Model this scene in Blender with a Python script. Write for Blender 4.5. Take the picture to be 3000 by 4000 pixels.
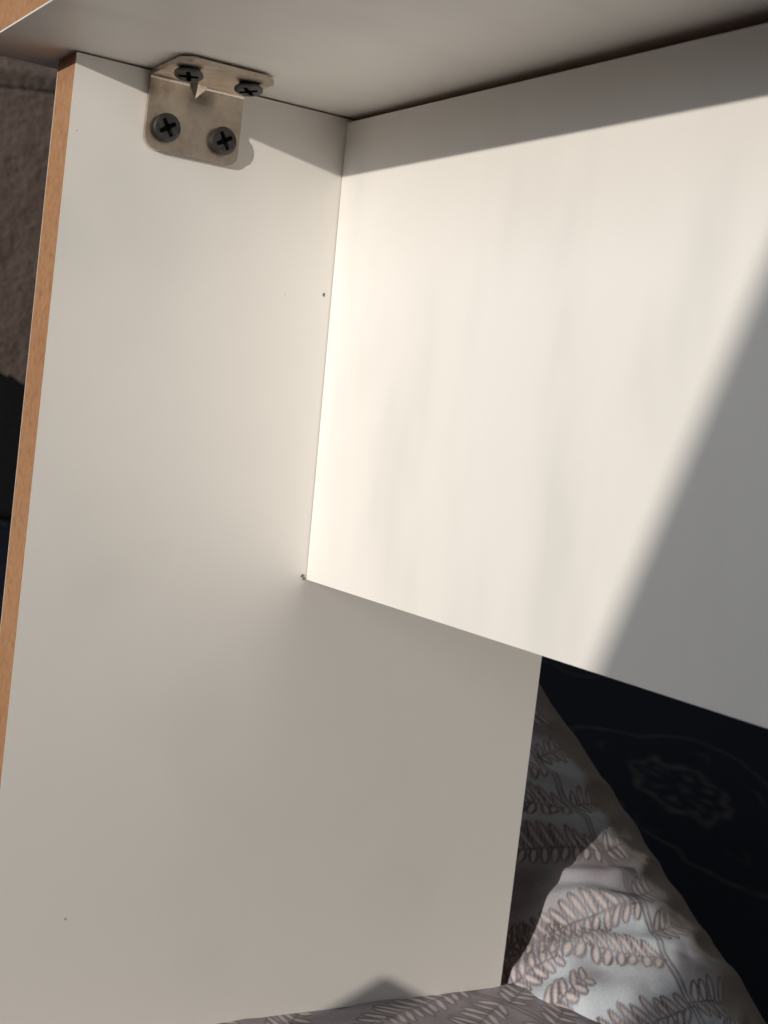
import bpy, bmesh, math
import numpy as np
from mathutils import Matrix, Vector

# ------------------------------------------------------------------ units
S = 0.09                 # one model unit = 9 cm (measured from the 16 mm boards)
FLOOR = -3.87            # floor level in model units (the tray's top is z = 0)
def Wp(p): return (p[0]*S, p[1]*S, (p[2]-FLOOR)*S)

scene = bpy.context.scene
for o in list(bpy.data.objects): bpy.data.objects.remove(o)
rng = np.random.default_rng(7)

# ------------------------------------------------------------------ camera
RIGHT = np.array([0.517397, 0.847623, 0.117622]); DOWN = np.array([0.112468, 0.068903, -0.991264]); FWD = np.array([-0.848323, 0.526106, -0.05968])
CAM = np.array([4.551349, -2.474716, -1.069681])
FPX = 5601.81                # focal length in photograph pixels (4000 px tall)
cam_data = bpy.data.cameras.new('camera')
cam = bpy.data.objects.new('camera', cam_data); scene.collection.objects.link(cam)
cam_data.sensor_fit = 'VERTICAL'; cam_data.sensor_height = 36.0
cam_data.lens = FPX/4000*36.0
cam_data.clip_start = 0.01; cam_data.clip_end = 200
m = Matrix.Identity(4)
for i in range(3):
    m[i][0] = RIGHT[i]; m[i][1] = -DOWN[i]; m[i][2] = -FWD[i]
m.translation = Vector(Wp(CAM)); cam.matrix_world = m
cam_data.dof.use_dof = True
cam_data.dof.focus_distance = 4.95*S
cam_data.dof.aperture_fstop = 30
scene.camera = cam

# ------------------------------------------------------------------ world, lamps, exposure
world = bpy.data.worlds.new('World'); scene.world = world; world.use_nodes = True
bg = world.node_tree.nodes['Background']
bg.inputs[0].default_value = (1.0, 0.92, 0.84, 1); bg.inputs[1].default_value = 0.085

SUN = np.array([-0.45, 1.0, -0.177]); SUN /= np.linalg.norm(SUN)   # travel direction of the sunlight
def aim(ob, pos, d):
    ob.rotation_euler = Vector(d).to_track_quat('-Z', 'Y').to_euler(); ob.location = pos
target = np.array(Wp((0.6, 0.0, -1.3)))
# low sunlight through the window: far away and small, so that the rays are almost parallel
sd = bpy.data.lights.new('sunlight', 'SPOT'); sl = bpy.data.objects.new('sunlight', sd)
scene.collection.objects.link(sl)
SUN_DIST = 40.0
sd.energy = 4.85e4; sd.color = (1.0, 0.925, 0.83); sd.shadow_soft_size = SUN_DIST*0.0044
sd.spot_size = math.radians(12); sd.spot_blend = 0.1
aim(sl, tuple(target - SUN*SUN_DIST), SUN)
# the sky seen through the same window
ad = bpy.data.lights.new('window_skylight', 'AREA'); al = bpy.data.objects.new('window_skylight', ad)
scene.collection.objects.link(al)
ad.shape = 'RECTANGLE'; ad.size = 2.6; ad.size_y = 1.1; ad.energy = 38; ad.color = (0.86, 0.93, 1.0)
wd = np.array([-0.40, 1.0, -0.31]); wd /= np.linalg.norm(wd)
aim(al, tuple(target - wd*3.1), wd)

vs = scene.view_settings
vs.view_transform = 'Standard'; vs.look = 'None'; vs.exposure = 0.0; vs.gamma = 1.0
vs.use_curve_mapping = False
scene.render.engine = 'CYCLES'
scene.cycles.max_bounces = 12; scene.cycles.diffuse_bounces = 8

# ------------------------------------------------------------------ materials
def material(name):
    mt = bpy.data.materials.new(name); mt.use_nodes = True
    nt = mt.node_tree; return mt, nt, nt.nodes['Principled BSDF']
def node(nt, typ, **kw):
    n = nt.nodes.new(typ)
    for k, v in kw.items():
        if k in n.inputs: n.inputs[k].default_value = v
        else: setattr(n, k, v)
    return n
def ramp(nt, stops):
    n = nt.nodes.new('ShaderNodeValToRGB'); cr = n.color_ramp
    while len(cr.elements) > len(stops): cr.elements.remove(cr.elements[-1])
    while len(cr.elements) < len(stops): cr.elements.new(1.0)
    for e, (p, c) in zip(cr.elements, stops): e.position = p; e.color = (*c, 1)
    return n
def coords(nt, scale=(1, 1, 1)):
    tc = nt.nodes.new('ShaderNodeTexCoord'); mp = nt.nodes.new('ShaderNodeMapping')
    mp.inputs['Scale'].default_value = scale
    nt.links.new(tc.outputs['Object'], mp.inputs['Vector']); return mp.outputs['Vector']

def mat_melamine():
    mt, nt, b = material('white_melamine'); L = nt.links
    v = coords(nt)
    n1 = node(nt, 'ShaderNodeTexNoise', Scale=14.0, Detail=4.0, Roughness=0.6); L.new(v, n1.inputs['Vector'])
    r1 = ramp(nt, [(0.3, (0.885, 0.860, 0.818)), (0.7, (0.905, 0.880, 0.838))]); L.new(n1.outputs['Fac'], r1.inputs['Fac'])
    # faint grey streaks, longer than wide
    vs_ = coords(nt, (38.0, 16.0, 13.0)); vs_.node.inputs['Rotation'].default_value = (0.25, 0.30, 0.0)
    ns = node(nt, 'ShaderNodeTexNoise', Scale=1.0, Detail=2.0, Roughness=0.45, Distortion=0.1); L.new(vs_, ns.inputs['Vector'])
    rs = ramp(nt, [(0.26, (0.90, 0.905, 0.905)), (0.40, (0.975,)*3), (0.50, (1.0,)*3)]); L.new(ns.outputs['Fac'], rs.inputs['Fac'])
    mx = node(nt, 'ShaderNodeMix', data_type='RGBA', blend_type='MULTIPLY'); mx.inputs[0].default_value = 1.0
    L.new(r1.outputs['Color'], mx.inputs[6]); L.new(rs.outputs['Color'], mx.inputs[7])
    L.new(mx.outputs[2], b.inputs['Base Color'])
    n2 = node(nt, 'ShaderNodeTexNoise', Scale=22.0, Detail=3.0); L.new(v, n2.inputs['Vector'])
    r2 = ramp(nt, [(0.35, (0.36,)*3), (0.7, (0.50,)*3)]); L.new(n2.outputs['Fac'], r2.inputs['Fac'])
    L.new(r2.outputs['Color'], b.inputs['Roughness'])
    b.inputs['Specular IOR Level'].default_value = 0.40
    n3 = node(nt, 'ShaderNodeTexNoise', Scale=1800.0, Detail=2.0); L.new(v, n3.inputs['Vector'])
    bp = node(nt, 'ShaderNodeBump', Strength=0.05, Distance=0.0002); L.new(n3.outputs['Fac'], bp.inputs['Height'])
    L.new(bp.outputs['Normal'], b.inputs['Normal'])
    return mt
def mat_mdf():
    mt, nt, b = material('raw_mdf'); L = nt.links
    v = coords(nt, (1, 1, 0.7))
    n1 = node(nt, 'ShaderNodeTexNoise', Scale=520.0, Detail=7.0, Roughness=0.8); L.new(v, n1.inputs['Vector'])
    r1 = ramp(nt, [(0.32, (0.27, 0.135, 0.070)), (0.45, (0.41, 0.220, 0.115)), (0.72, (0.50, 0.295, 0.165))])
    L.new(n1.outputs['Fac'], r1.inputs['Fac'])
    n2 = node(nt, 'ShaderNodeTexNoise', Scale=30.0, Detail=3.0); L.new(v, n2.inputs['Vector'])
    mx = node(nt, 'ShaderNodeMix', data_type='RGBA', blend_type='MULTIPLY'); mx.inputs[0].default_value = 0.5
    r2 = ramp(nt, [(0.3, (0.80, 0.74, 0.70)), (0.7, (1, 1, 1))]); L.new(n2.outputs['Fac'], r2.inputs['Fac'])
    L.new(r1.outputs['Color'], mx.inputs[6]); L.new(r2.outputs['Color'], mx.inputs[7])
    L.new(mx.outputs[2], b.inputs['Base Color'])
    b.inputs['Roughness'].default_value = 0.9; b.inputs['Specular IOR Level'].default_value = 0.15
    bp = node(nt, 'ShaderNodeBump', Strength=0.5, Distance=0.0005); L.new(n1.outputs['Fac'], bp.inputs['Height'])
    L.new(bp.outputs['Normal'], b.inputs['Normal'])
    return mt
def mat_nickel():
    mt, nt, b = material('nickel_plated_steel'); L = nt.links
    v = coords(nt)
    n1 = node(nt, 'ShaderNodeTexNoise', Scale=130.0, Detail=6.0, Roughness=0.7); L.new(v, n1.inputs['Vector'])
    r1 = ramp(nt, [(0.3, (0.46, 0.36, 0.28)), (0.5, (0.64, 0.56, 0.48)), (0.75, (0.74, 0.68, 0.61))]); L.new(n1.outputs['Fac'], r1.inputs['Fac'])
    L.new(r1.outputs['Color'], b.inputs['Base Color'])
    b.inputs['Metallic'].default_value = 1.0
    n2 = node(nt, 'ShaderNodeTexNoise', Scale=60.0, Detail=4.0); L.new(v, n2.inputs['Vector'])
    r2 = ramp(nt, [(0.3, (0.22,)*3), (0.7, (0.40,)*3)]); L.new(n2.outputs['Fac'], r2.inputs['Fac'])
    L.new(r2.outputs['Color'], b.inputs['Roughness'])
    n3 = node(nt, 'ShaderNodeTexNoise', Scale=900.0, Detail=3.0); L.new(v, n3.inputs['Vector'])
    bp = node(nt, 'ShaderNodeBump', Strength=0.12, Distance=0.0002); L.new(n3.outputs['Fac'], bp.inputs['Height'])
    L.new(bp.outputs['Normal'], b.inputs['Normal'])
    return mt
def mat_plain(name, col, rough=0.6, metal=0.0, spec=0.3, scale=300.0, var=0.25, bump=0.15):
    mt, nt, b = material(name); L = nt.links
    v = coords(nt)
    n1 = node(nt, 'ShaderNodeTexNoise', Scale=scale, Detail=4.0, Roughness=0.65); L.new(v, n1.inputs['Vector'])
    lo = tuple(c*(1-var) for c in col); hi = tuple(min(1, c*(1+var)) for c in col)
    r1 = ramp(nt, [(0.3, lo), (0.7, hi)]); L.new(n1.outputs['Fac'], r1.inputs['Fac'])
    L.new(r1.outputs['Color'], b.inputs['Base Color'])
    b.inputs['Roughness'].default_value = rough; b.inputs['Metallic'].default_value = metal
    b.inputs['Specular IOR Level'].default_value = spec
    bp = node(nt, 'ShaderNodeBump', Strength=bump, Distance=0.0006); L.new(n1.outputs['Fac'], bp.inputs['Height'])
    L.new(bp.outputs['Normal'], b.inputs['Normal'])
    return mt
def mat_print():
    mt, nt, b = material('leaf_print_cotton'); L = nt.links
    at = node(nt, 'ShaderNodeAttribute', attribute_name='print')
    v = coords(nt)
    n1 = node(nt, 'ShaderNodeTexNoise', Scale=900.0, Detail=4.0, Roughness=0.7); L.new(v, n1.inputs['Vector'])
    r1 = ramp(nt, [(0.3, (0.82,)*3), (0.7, (1.0,)*3)]); L.new(n1.outputs['Fac'], r1.inputs['Fac'])
    mx = node(nt, 'ShaderNodeMix', data_type='RGBA', blend_type='MULTIPLY'); mx.inputs[0].default_value = 1.0
    L.new(at.outputs['Color'], mx.inputs[6]); L.new(r1.outputs['Color'], mx.inputs[7])
    L.new(mx.outputs[2], b.inputs['Base Color'])
    b.inputs['Roughness'].default_value = 0.85; b.inputs['Specular IOR Level'].default_value = 0.2
    b.inputs['Sheen Weight'].default_value = 0.15
    bp = node(nt, 'ShaderNodeBump', Strength=0.25, Distance=0.0004); L.new(n1.outputs['Fac'], bp.inputs['Height'])
    L.new(bp.outputs['Normal'], b.inputs['Normal'])
    return mt
def mat_carpet():
    # dark navy pile with a faint woven pattern of flower heads and curling stems
    mt, nt, b = material('navy_floral_carpet'); L = nt.links
    v = coords(nt)
    h = np.array([RIGHT[0], RIGHT[1], 0.0]); h /= np.linalg.norm(h); g = np.array([-h[1], h[0], 0.0])
    ctr = Wp((-4.38, 6.37, FLOOR))
    def mth(op, a, b_=None, c_=None, clamp=False):
        n = nt.nodes.new('ShaderNodeMath'); n.operation = op; n.use_clamp = clamp
        for k, q in enumerate((a, b_, c_)):
            if q is None: continue
            if isinstance(q, (int, float)): n.inputs[k].default_value = q
            else: L.new(q, n.inputs[k])
        return n.outputs[0]
    wob = node(nt, 'ShaderNodeTexNoise', Scale=14.0, Detail=2.0); L.new(v, wob.inputs['Vector'])
    wv_ = node(nt, 'ShaderNodeVectorMath', operation='MULTIPLY_ADD'); L.new(wob.outputs['Color'], wv_.inputs[0])
    wv_.inputs[1].default_value = (0.035, 0.035, 0); L.new(v, wv_.inputs[2])
    off = node(nt, 'ShaderNodeVectorMath', operation='SUBTRACT'); L.new(wv_.outputs[0], off.inputs[0])
    off.inputs[1].default_value = (ctr[0]+0.0175, ctr[1]+0.0175, 0)
    def along(d):
        n = node(nt, 'ShaderNodeVectorMath', operation='DOT_PRODUCT'); L.new(off.outputs[0], n.inputs[0]); n.inputs[1].default_value = tuple(d/S); return n.outputs['Value']
    uu = mth('DIVIDE', mth('WRAP', along(h), 1.25, -1.25), 0.38); vv = mth('DIVIDE', mth('WRAP', along(g), 4.2, -4.2), 1.13)
    d = mth('SQRT', mth('ADD', mth('MULTIPLY', uu, uu), mth('MULTIPLY', vv, vv)))
    th_ = mth('ARCTAN2', vv, uu); c8 = mth('COSINE', mth('MULTIPLY', th_, 8.0)); c3 = mth('SINE', mth('MULTIPLY', th_, 3.0))
    def band(x, x0, w):        # 1 at x0, 0 beyond w
        return mth('SUBTRACT', 1.0, mth('DIVIDE', mth('ABSOLUTE', mth('SUBTRACT', x, x0)), w), clamp=True)
    ring = band(mth('SUBTRACT', d, mth('MULTIPLY', c8, 0.09)), 0.88, 0.17)
    petals = mth('MULTIPLY', mth('MULTIPLY', band(d, 0.52, 0.26), mth('ADD', c8, 0.3, clamp=True)), 0.8)
    heart = band(d, 0.0, 0.22)
    curl = band(mth('SUBTRACT', d, mth('MULTIPLY', c3, 0.35)), 2.25, 0.10)
    dots = mth('MULTIPLY', band(mth('SUBTRACT', d, mth('MULTIPLY', c8, 0.25)), 1.60, 0.10), mth('MULTIPLY', c8, 0.6, clamp=True))
    pat = mth('MAXIMUM', mth('MAXIMUM', ring, petals), mth('MAXIMUM', heart, mth('MAXIMUM', mth('MULTIPLY', curl, 0.9), dots)))
    wr = node(nt, 'ShaderNodeTexNoise', Scale=70.0, Detail=3.0); L.new(v, wr.inputs['Vector'])
    wrm = ramp(nt, [(0.3, (0.25,)*3), (0.65, (1.0,)*3)]); L.new(wr.outputs['Fac'], wrm.inputs['Fac'])
    mu = node(nt, 'ShaderNodeMath', operation='MULTIPLY'); L.new(pat, mu.inputs[0]); L.new(wrm.outputs['Color'], mu.inputs[1])
    cm = ramp(nt, [(0.0, (0.022, 0.029, 0.046)), (0.5, (0.060, 0.066, 0.076)), (1.0, (0.100, 0.104, 0.110))])
    L.new(mu.outputs[0], cm.inputs['Fac']); L.new(cm.outputs['Color'], b.inputs['Base Color'])
    b.inputs['Roughness'].default_value = 1.0; b.inputs['Specular IOR Level'].default_value = 0.05
    n3 = node(nt, 'ShaderNodeTexNoise', Scale=500.0, Detail=3.0); L.new(v, n3.inputs['Vector'])
    bp = node(nt, 'ShaderNodeBump', Strength=0.6, Distance=0.002); L.new(n3.outputs['Fac'], bp.inputs['Height'])
    L.new(bp.outputs['Normal'], b.inputs['Normal'])
    return mt
def mat_plush():
    mt, nt, b = material('brown_plush'); L = nt.links
    v = coords(nt)
    n1 = node(nt, 'ShaderNodeTexNoise', Scale=260.0, Detail=4.0, Roughness=0.7, Distortion=1.5); L.new(v, n1.inputs['Vector'])
    r1 = ramp(nt, [(0.34, (0.060, 0.041, 0.033)), (0.5, (0.108, 0.077, 0.064)), (0.66, (0.170, 0.128, 0.110))])
    L.new(n1.outputs['Fac'], r1.inputs['Fac']); L.new(r1.outputs['Color'], b.inputs['Base Color'])
    b.inputs['Roughness'].default_value = 0.95; b.inputs['Specular IOR Level'].default_value = 0.1
    b.inputs['Sheen Weight'].default_value = 0.2
    bp = node(nt, 'ShaderNodeBump', Strength=0.9, Distance=0.004); L.new(n1.outputs['Fac'], bp.inputs['Height'])
    L.new(bp.outputs['Normal'], b.inputs['Normal'])
    return mt
M = dict(mel=mat_melamine(), mdf=mat_mdf(), nickel=mat_nickel(),
         screw=mat_plain('black_phosphate_screw', (0.070, 0.066, 0.066), 0.42, 0.55, 0.5, 500.0, 0.3, 0.12),
         recess=mat_plain('screw_recess', (0.012, 0.011, 0.012), 0.9, 0.0, 0.1, 500.0, 0.3, 0.1),
         print=mat_print(), carpet=mat_carpet(), plush=mat_plush(),
         black=mat_plain('black_sofa_cloth', (0.008, 0.008, 0.009), 0.95, 0, 0.05, 200.0, 0.3, 0.3),
         curtain=mat_plain('linen_curtain', (0.55, 0.52, 0.48), 0.9, 0, 0.1, 400.0, 0.1, 0.2),
         nick=mat_plain('pale_nick', (0.52, 0.47, 0.40), 0.9, 0, 0.1, 2000.0, 0.2, 0.2),
         grime=mat_plain('grey_fluff', (0.20, 0.17, 0.14), 0.95, 0, 0.1, 2000.0, 0.4, 0.3))

# ------------------------------------------------------------------ helpers
def link(name, verts, faces, mat, parent=None, smooth=False, world=False):
    """one mesh object; verts in model units"""
    me = bpy.data.meshes.new(name)
    vv = [v if world else Wp(v) for v in verts]
    me.from_pydata([tuple(map(float, v)) for v in vv], [], faces); me.update()
    bm = bmesh.new(); bm.from_mesh(me); bmesh.ops.recalc_face_normals(bm, faces=bm.faces); bm.to_mesh(me); bm.free()
    if smooth: me.polygons.foreach_set('use_smooth', [True]*len(me.polygons))
    me.materials.append(mat)
    o = bpy.data.objects.new(name, me); scene.collection.objects.link(o)
    if parent:
        o.parent = parent; o.matrix_parent_inverse = parent.matrix_world.inverted()
    return o
def empty(name, at):
    o = bpy.data.objects.new(name, None); scene.collection.objects.link(o)
    o.empty_display_size = 0.03; o.location = Wp(at); o.matrix_world = Matrix.Translation(Wp(at)); return o
def tag(o, label, cat, group=None):
    o['label'] = label; o['category'] = cat
    if group: o['group'] = group
    return o
def child_empty(name, at, parent):
    o = empty(name, at); o.parent = parent; o.matrix_parent_inverse = parent.matrix_world.inverted(); return o
def bevel(o, w, seg=2):
    md = o.modifiers.new('edge', 'BEVEL'); md.width = w*S; md.segments = seg; md.limit_method = 'ANGLE'; md.angle_limit = math.radians(40)
BOXF = [(0,3,2,1),(4,5,6,7),(0,1,5,4),(1,2,6,5),(2,3,7,6),(3,0,4,7)]
def boxv(x0,x1,y0,y1,z0,z1, f=None):
    v = [(x0,y0,z0),(x1,y0,z0),(x1,y1,z0),(x0,y1,z0),(x0,y0,z1),(x1,y0,z1),(x1,y1,z1),(x0,y1,z1)]
    return [f(p) for p in v] if f else v
def prism(outline, depth):
    """outline: 3-D points of the front face; depth: offset vector to the back face"""
    n = len(outline); v = [tuple(p) for p in outline] + [tuple(np.array(p)+depth) for p in outline]
    f = [tuple(range(n)), tuple(range(2*n-1, n-1, -1))] + [(i, (i+1) % n, n+(i+1) % n, n+i) for i in range(n)]
    return v, f
def vnoise(x, y, seed):
    """smooth value noise, numpy"""
    r = np.random.default_rng(seed); T = r.random((64, 64))
    xi = np.floor(x).astype(int); yi = np.floor(y).astype(int); fx = x-xi; fy = y-yi
    fx = fx*fx*(3-2*fx); fy = fy*fy*(3-2*fy)
    g = lambda a, b: T[a % 64, b % 64]
    return (g(xi,yi)*(1-fx)+g(xi+1,yi)*fx)*(1-fy)+(g(xi,yi+1)*(1-fx)+g(xi+1,yi+1)*fx)*fy - 0.5

# ------------------------------------------------------------------ setting: floor
K = 80.0
fl = link('floor', [(-K,-K,FLOOR),(K,-K,FLOOR),(K,K,FLOOR),(-K,K,FLOOR)], [(0,1,2,3)], M['carpet'])
fl['kind'] = 'structure'; fl['label'] = 'dark navy carpet with faint grey flowers'

# ------------------------------------------------------------------ the tray table
B_BACK, B_BOT, B_TOP, L_BOT, T_OVER, T_LEFT, THK, TILT = 1.18013, 1.65817, 0.01815, 3.30849, 0.24118, 0.32370, 0.17882, -0.02992
W_IN = 6.5               # inner width of the table (58 cm)
LAM = 0.0016             # laminate thickness (0.15 mm)
LIP = 0.0048             # the thicker edge lip of the top board
table = tag(empty('tray_table', (0, 0, -L_BOT)), 'small white laminated board table with raw brown edges on leaf-print quilt', 'table')

def side_panel(x0, x1):
    core = link('side_panel', boxv(x0+LAM, x1-LAM, -1.0+0.001, B_BACK-0.001, -L_BOT+0.001, -0.0045), BOXF, M['mdf'], table)
    for a, b in ((x0, x0+LAM), (x1-LAM, x1)):
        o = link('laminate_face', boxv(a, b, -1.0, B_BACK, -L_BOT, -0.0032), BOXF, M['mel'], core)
    return core
lp = side_panel(-THK, 0.0); lp['label'] = 'tall white side panel with raw brown front edge'
rp = side_panel(W_IN, W_IN+THK)
# top panel
TX0, TX1, TY0, TY1 = -T_LEFT, W_IN+T_LEFT, -1.0-T_OVER, 1.55
sag = lambda p: (p[0], p[1], p[2]+0.009*max(0.0, p[0]))      # the top lifts slightly away from the back panel
tp = link('top_panel', boxv(TX0+.001, TX1-.001, TY0+.003, TY1-.001, LIP, THK-LIP, sag), BOXF, M['mdf'], table)
tp['label'] = 'white top panel seen from below with raw edge'
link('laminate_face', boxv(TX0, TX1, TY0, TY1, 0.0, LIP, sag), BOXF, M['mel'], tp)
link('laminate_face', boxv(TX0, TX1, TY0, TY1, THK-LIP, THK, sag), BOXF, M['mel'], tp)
# back panel, leaning very slightly
lean = lambda p: (p[0], p[1]+TILT*p[2], p[2])
bp_ = link('back_panel', boxv(0.003, W_IN-.003, LAM, THK-LAM, -B_BOT+.001, -B_TOP-.001, lean), BOXF, M['mdf'], table)
bp_['label'] = 'low white back panel crossing between the side panels'
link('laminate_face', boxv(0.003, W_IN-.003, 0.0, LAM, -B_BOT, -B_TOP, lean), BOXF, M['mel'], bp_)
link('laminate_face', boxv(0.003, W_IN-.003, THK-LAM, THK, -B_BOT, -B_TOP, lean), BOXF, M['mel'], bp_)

# ------------------------------------------------------------------ corner bracket
brk = child_empty('corner_bracket', (0, -0.585, -0.1), table)
brk['label'] = 'nickel angle bracket under the top'
PT = 0.0165
def arc(c, r, a0, a1, n=5): return [(c[0]+r*math.cos(a0+(a1-a0)*i/n), c[1]+r*math.sin(a0+(a1-a0)*i/n)) for i in range(n+1)]
YL, YR = -0.752, -0.414
# profile swept: plate and flange as one bent strip, each with its cut corners
def bent_plate():
    ZF = -0.004                      # top of the flange, a hair below the table top
    prof_in = [(PT, None)]
    verts, faces = [], []
    # 2-D unrolled outline: u = y, w = distance along the strip (negative down the plate, positive out on the flange)
    hp, wf = 0.234, 0.292
    nw = 44; ny = 40
    def span(w):
        """y range of the strip at unrolled position w"""
        a, b = YL, YR
        if w < 0:
            d = w + hp
            if d < 0.040: a = YL + 0.040*(1-math.sqrt(max(0, 1-(1-d/0.040)**1.35)))
            if d < 0.034: b = YR - 0.040*(1-math.sqrt(max(0, 1-(1-d/0.034)**2)))
        else:
            a -= 0.012*w/wf; b -= 0.020*w/wf
            d = wf - w
            if d < 0.040: a += 0.034*(1-d/0.040)
            if d < 0.038: b -= 0.040*(1-d/0.038)
        return a, b
    R_ = 0.010
    def pos(w, y, off):
        """off 0 = inner face, 1 = outer face (towards the boards)"""
        rr = R_ + off*PT
        # inner corner centre
        cx, cz = 0.004+PT+R_, ZF-PT-R_
        half = R_*math.pi/4
        if w < -half: return (cx-rr, y, cz+(w+half))
        if w > half:  return (cx+(w-half), y, cz+rr+0.05*(w-half)*0)
        a = math.pi - (w+half)/(2*half)*math.pi/2
        return (cx+rr*math.cos(a), y, cz+rr*math.sin(a))
    ws = list(np.linspace(-hp, -hp+0.042, 12)) + list(np.linspace(-hp+0.05, -0.012, 22)) + list(np.linspace(-0.008, 0.008, 7)) + list(np.linspace(0.012, wf-0.046, 18)) + list(np.linspace(wf-0.040, wf, 8))
    N = len(ws); Mv = ny+1
    for off in (0, 1):
        for w in ws:
            a, b = span(w)
            for j in range(Mv):
                y = a+(b-a)*j/ny
                p = list(pos(w, y, off))
                verts.append(tuple(p))
    idx = lambda o, i, j: o*N*Mv+i*Mv+j
    for o in (0, 1):
        for i in range(N-1):
            for j in range(ny):
                q = (idx(o,i,j), idx(o,i+1,j), idx(o,i+1,j+1), idx(o,i,j+1))
                faces.append(q if o == 0 else q[::-1])
    for i in range(N-1):
        faces.append((idx(0,i,0), idx(1,i,0), idx(1,i+1,0), idx(0,i+1,0)))
        faces.append((idx(0,i,ny), idx(0,i+1,ny), idx(1,i+1,ny), idx(1,i,ny)))
    for j in range(ny):
        faces.append((idx(0,0,j), idx(0,0,j+1), idx(1,0,j+1), idx(1,0,j)))
        faces.append((idx(0,N-1,j), idx(1,N-1,j), idx(1,N-1,j+1), idx(0,N-1,j+1)))
    return verts, faces
v, f = bent_plate()
plate = link('angle_plate', v, f, M['nickel'], brk, smooth=True)
md = plate.modifiers.new('split', 'EDGE_SPLIT'); md.split_angle = math.radians(35)

# stamped stiffening rib in the bend: a small three-cornered ridge
ya, yb, yc = -0.612, -0.596, -0.558
V = [(0.052, yb-0.002, -0.0202), (0.0206, yb+0.006, -0.064), (0.0206, ya, -0.0300), (0.0206, yc, -0.0300), (0.034, ya, -0.0203), (0.034, yc, -0.0203)]
link('rib', V, [(0, 1, 2, 4), (0, 5, 3, 1)], M['nickel'], brk)

def screw(at, axis, ang, tiltv, proud):
    """flat-head screw standing a little proud; axis = outward direction"""
    ax = np.array(axis, float)+np.array(tiltv); ax /= np.linalg.norm(ax)
    t = np.cross(ax, [0.3, 0.9, 0.2]); t /= np.linalg.norm(t); b = np.cross(ax, t)
    nseg = 48; Rh = 0.0470
    prof = [(0.022, -0.05), (0.024, -0.012), (0.030, 0.0), (0.042, proud-0.008), (Rh, proud-0.005), (Rh, proud-0.001), (Rh-0.003, proud+0.0015), (0.036, proud+0.0035)]
    at = np.array(at, float); V = []; F = []
    for r, h in prof:
        for k in range(nseg):
            a = 2*math.pi*k/nseg; V.append(at+ax*h+(t*math.cos(a)+b*math.sin(a))*r)
    for i in range(len(prof)-1):
        for k in range(nseg):
            F.append((i*nseg+k, i*nseg+(k+1) % nseg, (i+1)*nseg+(k+1) % nseg, (i+1)*nseg+k))
    # face of the head with the cross recess cut into it: polar grid, depth by distance to the cross
    nr = 26; base = (len(prof)-1)*nseg
    seg2 = nseg*3
    ring0 = len(V)
    def crossdepth(x, y):
        ca, sa = math.cos(ang), math.sin(ang); u, w = ca*x+sa*y, -sa*x+ca*y
        r = math.hypot(u, w)
        arm = min(abs(u), abs(w)); lng = max(abs(u), abs(w))
        half = 0.0088*(1-0.35*lng/0.031)
        inside = (arm < half and lng < 0.031) or (abs(u)+abs(w) < 0.0135)
        return inside, lng
    inner = []
    for i in range(nr):
        r = 0.036*(1-i/nr)
        for k in range(seg2):
            a = 2*math.pi*k/seg2
            x, y = r*math.cos(a), r*math.sin(a)
            ins, lng = crossdepth(x, y)
            h = proud+0.0035+0.001*(1-(r/0.036)**2)
            if ins: h -= 0.008+0.009*(1-lng/0.031)
            V.append(at+ax*h+t*x+b*y); inner.append(ins)
    ctr = len(V); V.append(at+ax*(proud-0.0135))
    MI = [0]*len(F)
    for i in range(nr-1):
        for k in range(seg2):
            q = (i*seg2+k, i*seg2+(k+1) % seg2, (i+1)*seg2+(k+1) % seg2, (i+1)*seg2+k)
            F.append(tuple(ring0+z for z in q)); MI.append(1 if sum(inner[z] for z in q) >= 1 else 0)
    for k in range(seg2):
        F.append((ring0+(nr-1)*seg2+k, ring0+(nr-1)*seg2+(k+1) % seg2, ctr)); MI.append(1)
    o = link('screw', V, F, M['screw'], brk, smooth=True)
    o.data.materials.append(M['recess'])
    o.data.polygons.foreach_set('material_index', MI)
    md = o.modifiers.new('split', 'EDGE_SPLIT'); md.split_angle = math.radians(40)
    return o
screw((0.020, -0.684, -0.181), (1, 0, 0), 0.35, (0, 0.02, -0.02), 0.020)
screw((0.020, -0.480, -0.184), (1, 0, 0), 0.30, (0, 0.05, 0.03), 0.022)
screw((0.206, -0.698, -0.019), (0, 0, -1), 0.1, (0.24, -0.10, 0), 0.022)
screw((0.206, -0.487, -0.019), (0, 0, -1), 0.5, (0.20, -0.04, 0), 0.022)

# a chip and a tuft of fluff on the side panel
def blob(name, c, r, seed, parent, mat, flat=0.5):
    bm = bmesh.new(); bmesh.ops.create_icosphere(bm, subdivisions=2, radius=1.0)
    rg = np.random.default_rng(seed)
    V = [(c[0]+p.co.x*r[0]*flat, c[1]+p.co.y*r[1]*(1+0.3*rg.standard_normal()), c[2]+p.co.z*r[2]*(1+0.25*rg.standard_normal())) for p in bm.verts]
    bm.verts.index_update(); F = [tuple(q.index for q in fc.verts) for fc in bm.faces]; bm.free()
    return link(name, V, F, mat, parent)
blob('chip', (0.001, -0.012, -0.631), (0.003, 0.0045, 0.007), 3, lp, M['grime'])
def on_side(px, py):
    d = (RIGHT*(px-1500)+DOWN*(py-2000))/FPX+FWD; k = -CAM[0]/d[0]; return CAM+d*k
for n_s, (px, py, r_) in enumerate([(255, 3590, .0036), (300, 510, .0018), (1113, 1150, .0016)]):
    q_ = on_side(px, py); blob('chip', (0.0004, q_[1], q_[2]), (0.0010, r_, r_*1.3), 30+n_s, lp, M['nick'])
for dy, dz, ry, rz in ((-0.008, 0.003, 0.005, 0.004), (0.000, -0.004, 0.004, 0.007), (-0.004, 0.008, 0.006, 0.003)):
    blob('fluff', (0.003, 0.038+dy, -1.650+dz), (0.004, ry, rz), 5, lp, M['grime'])

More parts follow.
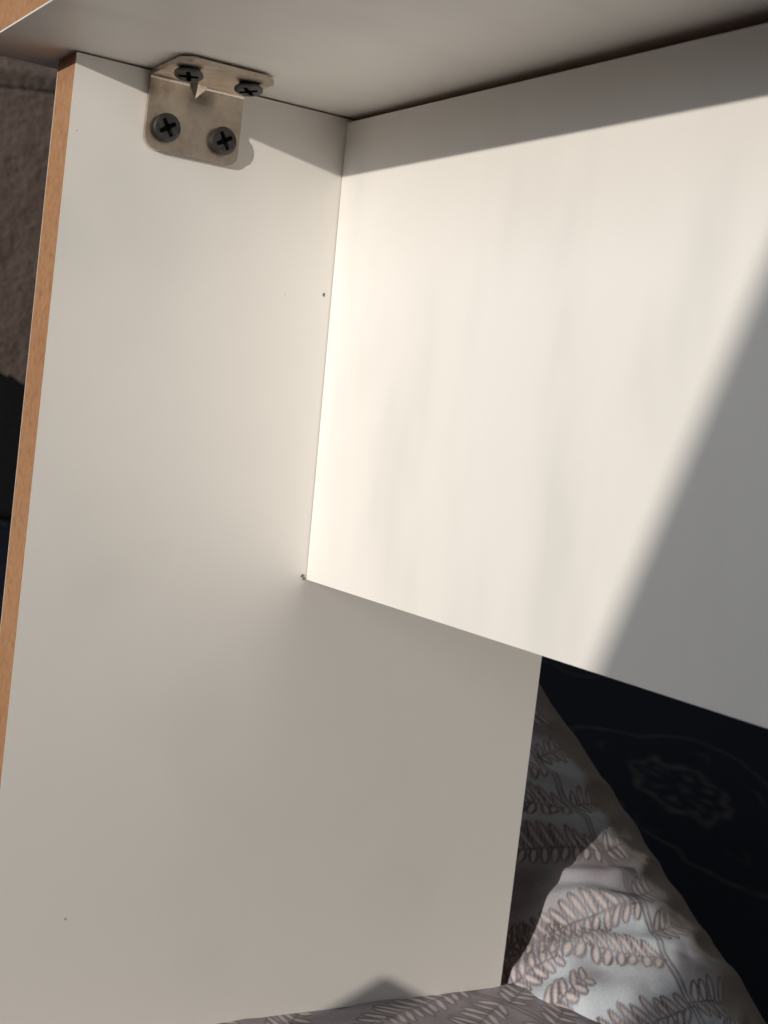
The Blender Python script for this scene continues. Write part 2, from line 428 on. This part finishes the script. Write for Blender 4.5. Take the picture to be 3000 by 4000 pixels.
# ------------------------------------------------------------------ leaf print
GROUND = np.array((0.64, 0.685, 0.745)); FILL = np.array((0.67, 0.605, 0.605)); LINE = np.array((0.170, 0.135, 0.150))
def leaf_print(a, c, seed, period=0.27, stems=(0.0,), reach=0.62, mauve=0.5):
    """colours for surface coordinates a (along the cloth) and c (across), model units"""
    rg = np.random.default_rng(seed)
    # broad dye mottling: mauve and blue-grey areas
    mott = np.clip(mauve-0.08+1.5*vnoise(a*4.6, c*2.6, seed)+0.9*vnoise(a*11, c*8, seed+1), 0, 1)[:, None]
    col = GROUND*(1-mott)+np.array((0.36, 0.315, 0.345))*mott
    line = np.zeros(len(a)); fill = np.zeros(len(a))
    for s in stems:
        # twin line of the main stem
        cc = c - s - 0.03*np.sin(a*5+s)
        for off in (-0.011, 0.011):
            line = np.maximum(line, np.clip(1.3-np.abs(cc-off)/0.0070, 0, 1))
        n0 = int(math.floor(a.min()/period))-1; n1 = int(math.ceil(a.max()/period))+1
        for k in range(n0, n1):
            for side in (-1, 1):
                a0 = k*period+(0.02 if side > 0 else -0.015)+0.03*rg.standard_normal()
                L_ = reach*(0.75+0.35*rg.random()); slope = -0.20+0.22*rg.standard_normal()*0.5; curv = 0.16*rg.standard_normal()
                c0 = s+0.03*math.sin(a0*5+s)
                t = (c-c0)*side
                msk = (t > -0.05) & (t < L_+0.08) & (np.abs(a-a0-slope*np.clip(t, 0, L_)) < 0.30)
                ii = np.nonzero(msk)[0]
                if len(ii) == 0: continue
                tt = t[ii]; aa = a[ii]-a0-slope*tt-curv*tt*tt
                dl = np.where((tt > 0) & (tt < L_), np.abs(aa), 1)
                ln = np.clip(1.3-dl/0.0075, 0, 1); fi = np.zeros(len(ii))
                p = 0.03
                while p < L_:
                    for up in (-1, 1):
                        size = (0.098 if up > 0 else 0.120)*(0.55+0.45*math.sin(math.pi*min(1, (p/L_)*0.85+0.12)))*(0.9+0.2*rg.random())
                        th = math.radians(60 if up > 0 else 68)+0.10*rg.standard_normal()
                        u = (tt-p)*math.cos(th)+aa*up*math.sin(th); w = -(tt-p)*math.sin(th)+aa*up*math.cos(th)
                        x = u/size; wd = 0.0160*np.sqrt(np.clip(np.sin(np.pi*np.clip(x, 0, 1)**0.8), 0, 1))+1e-6
                        d = np.abs(w)-wd
                        ok = (x > 0) & (x < 1.0)
                        fi = np.maximum(fi, np.where(ok, np.clip(0.5-d/0.004, 0, 1), 0))
                        ln = np.maximum(ln*np.where(ok & (d < -0.004), 0.15, 1), np.where((x > -0.03) & (x < 1.03), np.clip(1.35-np.abs(d)/0.0068, 0, 1), 0))
                    p += 0.050
                line[ii] = np.maximum(line[ii], ln); fill[ii] = np.maximum(fill[ii], fi)
    col = col*(1-fill[:, None])+FILL*fill[:, None]
    line = line*np.clip(0.85+0.5*vnoise(a*20, c*20, seed+4), 0.4, 1)
    col = col*(1-line[:, None])+LINE*line[:, None]
    return col
def paint(o, col):
    at = o.data.color_attributes.new('print', 'FLOAT_COLOR', 'POINT')
    at.data.foreach_set('color', np.c_[col, np.ones(len(col))].astype(np.float32).ravel())
def grid_faces(n, m, wrap=False):
    F = []
    for i in range(n-1):
        for j in range(m-1 if not wrap else m):
            F.append((i*m+j, i*m+(j+1) % m, (i+1)*m+(j+1) % m, (i+1)*m+j))
    return F

# ------------------------------------------------------------------ the quilt: a flat fold under the table and a thick roll behind it
quilt = tag(empty('quilt', (0.5, 0.5, FLOOR)), 'rumpled pale grey quilt printed with outlined leaf fronds under the table', 'quilt')
# roll
def ray(px, py, Z): return CAM+(RIGHT*(px-1500)+DOWN*(py-2000))/FPX*Z+FWD*Z
D_ = 3000/1659
RHO = 0.74
def roll_axis(t):
    """t in enlarged-photo pixels along the roll's right-hand outline, 0 at the far end"""
    Z = 7.2-0.0018*(t-370)
    ex, ey = 1167+0.558*t, 1480+0.830*t
    p = ray(ex*D_, ey*D_, Z)
    left = -RIGHT*0.830+DOWN*0.558
    return p+left*RHO*0.995
P0, P1 = roll_axis(-260), roll_axis(1130)
axd = P1-P0; LEN = np.linalg.norm(axd); axd /= LEN
up0 = -FWD - axd*np.dot(-FWD, axd); up0 /= np.linalg.norm(up0); sd0 = np.cross(axd, up0)
na, nc = 420, 520
A, TH = np.meshgrid(np.linspace(0, LEN, na), np.linspace(-math.pi, math.pi, nc, endpoint=False), indexing='ij')
a = A.ravel(); th = TH.ravel(); cc = th*RHO
# transverse folds: uneven ridges that fade around the girth
dis = np.zeros_like(a)
wv = a+0.10*np.sin(th*1.7+0.4)+0.22*vnoise(th*1.3+5, a*0.9, 11)
for k, (pos_, wdt, amp) in enumerate([(0.8, .10, .018), (1.25, .07, .022), (1.62, .055, .026), (1.86, .06, .030), (2.08, .045, .026), (2.30, .07, .036), (2.52, .05, .028), (2.75, .09, .035)]):
    g = np.exp(-((wv-pos_-0.10*vnoise(th*2+k*3, a*0+k, 20+k))/wdt)**2)
    dis += amp*g*(0.45+1.1*np.clip(vnoise(th*1.6+k*7, a*0.5, 40+k)+0.5, 0, 1))
dis += 0.035*vnoise(a*2.2, th*1.6, 60)+0.014*vnoise(a*7, th*5, 61)+0.010*np.abs(vnoise(a*13+th*2, th*3, 62))
pk = vnoise(a*15+3*vnoise(a*3, th*3, 63), th*4.5, 64)
dis = 1.35*dis+0.030*np.clip(pk, -0.15, 0.5)*np.clip(a/LEN*2-0.4, 0, 1)
dis = (dis-0.045)*(0.22+0.78*np.clip(np.cos(th), 0, 1)**0.8)
rad = RHO+dis
endr = np.sqrt(np.clip(1-(np.clip(0.45-np.minimum(a, LEN-a), 0, 0.45)/0.45)**2, 0.0004, 1))
rad = rad*endr
V = P0+axd*a[:, None]+(up0*np.cos(th)[:, None]+sd0*np.sin(th)[:, None])*rad[:, None]
V[:, 2] = np.maximum(V[:, 2], FLOOR+0.02)
F = grid_faces(na, nc, True)
roll = link('roll', V, F, M['print'], quilt, smooth=True)
col = leaf_print(a, cc, 5, stems=(-1.75, -0.62, 0.42, 1.55))
# plain brown-grey gusset along the right-hand side of the roll
gus = (np.clip((-th-1.02+0.10*vnoise(a*9, th*0, 90))/0.10, 0, 1)*np.clip((th+2.2)/0.1, 0, 1))[:, None]
col = col*(1-gus)+np.array((0.34, 0.30, 0.275))*gus
paint(roll, col)
# flat fold under the table, with a peaked crease in front that shades the foot of the side panel
nx, ny_ = 520, 560
gx = np.linspace(-1.6, 6.9, nx); gy = np.linspace(-6.5, 1.75, ny_)
gx = np.unique(np.r_[np.linspace(-1.6, -0.12, 60), np.linspace(-0.12, 0.45, 95), np.linspace(0.45, 1.5, 40), np.linspace(1.5, 2.6, 90), np.linspace(2.6, 6.9, 140)])
gy = np.unique(np.r_[np.linspace(-6.5, -0.6, 230), np.linspace(-0.6, 1.3, 300), np.linspace(1.3, 1.75, 40)])
X, Y = np.meshgrid(gx, gy, indexing='ij'); x = X.ravel(); y = Y.ravel()
z = -3.325+0.05*vnoise(x*1.3, y*1.1, 70)+0.035*vnoise(x*4+1, y*3.2, 71)+0.012*vnoise(x*12, y*11, 72)
near = np.exp(-(x/0.30)**2)*np.clip((y+1.3)/0.3, 0, 1)
z = z*(1-near)+(-3.306+0.008*vnoise(x*6, y*5, 73)+0.008*vnoise(x*17, y*14, 74))*near
under = np.exp(-((x+THK/2)/0.10)**4)*(y < B_BACK+.1)
z = np.where((x < 0.0) & (x > -THK-0.02), np.minimum(z, -3.312), z)
# the crease
def from_panel(yp, zp, yc=-3.80):
    s_ = (yp-yc)/SUN[1]; return -SUN[0]*s_, zp-SUN[2]*s_      # x, z of the caster at y = yc
(tx, tz), ty = from_panel(0.61, -3.180), -3.80
(xl, zl), (xr, zr) = from_panel(0.327, -3.312), from_panel(0.83, -3.297)
xs = x-SUN[0]/SUN[1]*(y-ty)                    # the crease runs along the light
dxl, dxr = np.clip(tx-xs, 0, None), np.clip(xs-tx, 0, None)
tent = tz-(tz-zl)/(tx-xl)*dxl-(tz-zr)/(xr-tx)*dxr-0.9*np.clip(ty-y, 0, None)-0.45*np.clip(y-ty, 0, None)
kk = 0.05; z = np.maximum(z, tent)
edge = np.minimum(np.minimum(x+1.6, 6.9-x), np.minimum(y+6.5, 1.75-y))
z = FLOOR+0.005+(z-FLOOR-0.005)*np.sqrt(np.clip(1-(1-np.clip(edge/0.45, 0, 1))**2, 0, 1))
V = np.c_[x, y, z]
fold = link('fold', V, grid_faces(len(gx), len(gy)), M['print'], quilt, smooth=True)
paint(fold, leaf_print(x*0.9+y*0.5+7, y*0.9-x*0.4, 9, period=0.24, stems=(-4.6, -3.5, -2.4, -1.3, -0.2, 0.9), mauve=0.95))

# ------------------------------------------------------------------ behind on the left: a black sofa with a brown plush throw
def atZ(dx, dy, Z): return ray(dx*D_, dy*D_, Z)
sofa = tag(empty('sofa', (-24.5, 8, FLOOR)), 'black sofa in deep shadow behind the brown plush throw', 'sofa')
hx = np.array([RIGHT[0], RIGHT[1], 0]); hx /= np.linalg.norm(hx); hy = np.array([-hx[1], hx[0], 0])
if np.dot(hy, FWD) < 0: hy = -hy
O = atZ(20, 1145, 28.5); O[2] = FLOOR
def sofa_box(name, u0, u1, v0, v1, z0, z1, par=None):
    q = boxv(u0, u1, v0, v1, z0, z1, lambda p: tuple(O+hx*p[0]+hy*p[1]+np.array([0, 0, p[2]])))
    o = link(name, q, BOXF, M['black'], par or sofa); bevel(o, 0.25, 4); return o
sofa_box('base', -9, 7, 0.0, 8.0, 0.06, 3.3)
sofa_box('seat_cushion', -8.8, 6.8, 0.15, 7.6, 3.32, 4.2)
sofa_box('backrest', -9, 7, 4.5, 8.2, 4.22, 9.0)
# throw: thick plush hanging over the front edge
nu, nz = 260, 420
U, Q = np.meshgrid(np.linspace(-2.6, 2.4, nu), np.linspace(0, 1, nz), indexing='ij')
u = U.ravel(); q = Q.ravel()
hem = 2.88-0.42*(u+0.1)*0.9
hem = hem+0.05*vnoise(u*9, u*0, 80)+0.03*vnoise(u*30, u*0, 81)
ztop = 9.3
zz = hem+(ztop-hem)*q
bul = 0.25*vnoise(u*0.8, zz*0.7, 82)+0.10*vnoise(u*3, zz*3, 83)+0.05*vnoise(u*8, zz*8, 84)-0.06*np.abs(vnoise(u*20, zz*15, 85))-0.05*np.abs(vnoise(u*34, zz*26, 86))
roll_ = 0.22*np.exp(-((zz-8.60)/0.16)**2)-0.16*np.exp(-((zz-8.34)/0.035)**2)
dep = -0.75-bul-roll_
V = O+np.outer(u, hx)+np.outer(dep, hy); V[:, 2] += zz
front = V; back = V+np.outer(np.full(len(u), 0.35), hy)
n_ = len(u); Ff = grid_faces(nu, nz)
Fb = [tuple(n_+i for i in f[::-1]) for f in Ff]
rim = []
for i in range(nu-1):
    rim.append((i*nz, (i+1)*nz, n_+(i+1)*nz, n_+i*nz)); rim.append((i*nz+nz-1, n_+i*nz+nz-1, n_+(i+1)*nz+nz-1, (i+1)*nz+nz-1))
throw = link('plush_throw', np.r_[front, back], Ff+Fb+rim, M['plush'], None, smooth=True)
tag(throw, 'brown plush throw hanging behind the table at the left', 'throw')

# ------------------------------------------------------------------ the window side, behind the camera
# drawn-back curtain: its slanting edge throws the soft diagonal shadow on the back panel
def up_sun(p, dist): return np.array(p, float)-SUN*dist
CD = 13.0
e0 = up_sun((2.075, 0, -0.56), CD); e1 = up_sun((1.630, 0, -1.62), CD)
ed = (e1-e0); ed /= -ed[2]                      # per unit of drop
side = np.array([1.0, 0.45, 0]); side /= np.linalg.norm(side)
nrm = np.array([-side[1], side[0], 0])
nu, nv = 120, 60
rows = np.linspace(FLOOR+0.3, 16.0, nv)
V = []
for j, zz in enumerate(rows):
    start = e0+ed*(e0[2]-zz)
    for i in range(nu):
        w = i/(nu-1)*12.0
        V.append(start+side*w+nrm*(0.5*math.sin(w*4.2+0.3*math.sin(zz*0.4)))*min(1, w/0.8))
Vb = [p-nrm*0.03 for p in V]; n_ = len(V)
Ff = grid_faces(nv, nu); Fb = [tuple(n_+i for i in f[::-1]) for f in Ff]
rim = [(j*nu, (j+1)*nu, n_+(j+1)*nu, n_+j*nu) for j in range(nv-1)] + [(j*nu+nu-1, n_+j*nu+nu-1, n_+(j+1)*nu+nu-1, (j+1)*nu+nu-1) for j in range(nv-1)]
cur = link('curtain', V+Vb, Ff+Fb+rim, M['curtain'], None, smooth=True)
tag(cur, 'plain linen curtain drawn back at the window', 'curtain')

# unseen padded block, added to keep the sun off the carpet behind the table
sun_block = tag(empty('added_sun_block', (0.2, -8.6, FLOOR)), 'unseen padded block on legs, added to keep sun off the carpet', 'sun_block')
o = link('block_cushion', boxv(-2.9, 2.45, -9.6, -7.6, -0.9, 0.55), BOXF, M['plush'], sun_block); bevel(o, 0.30, 4)
link('block_frame', boxv(-2.7, 2.25, -9.4, -7.8, -1.5, -0.88), BOXF, M['black'], sun_block)
for sx in (-2.5, 2.05):
    for sy in (-9.2, -8.0):
        a_ = 0.16; v_, f_ = prism([(sx-a_, sy-a_, -1.48), (sx+a_, sy-a_, -1.48), (sx+a_, sy+a_, -1.48), (sx-a_, sy+a_, -1.48)], np.array([0, 0, FLOOR+1.48]))
        link('block_leg', v_, f_, M['black'], sun_block)
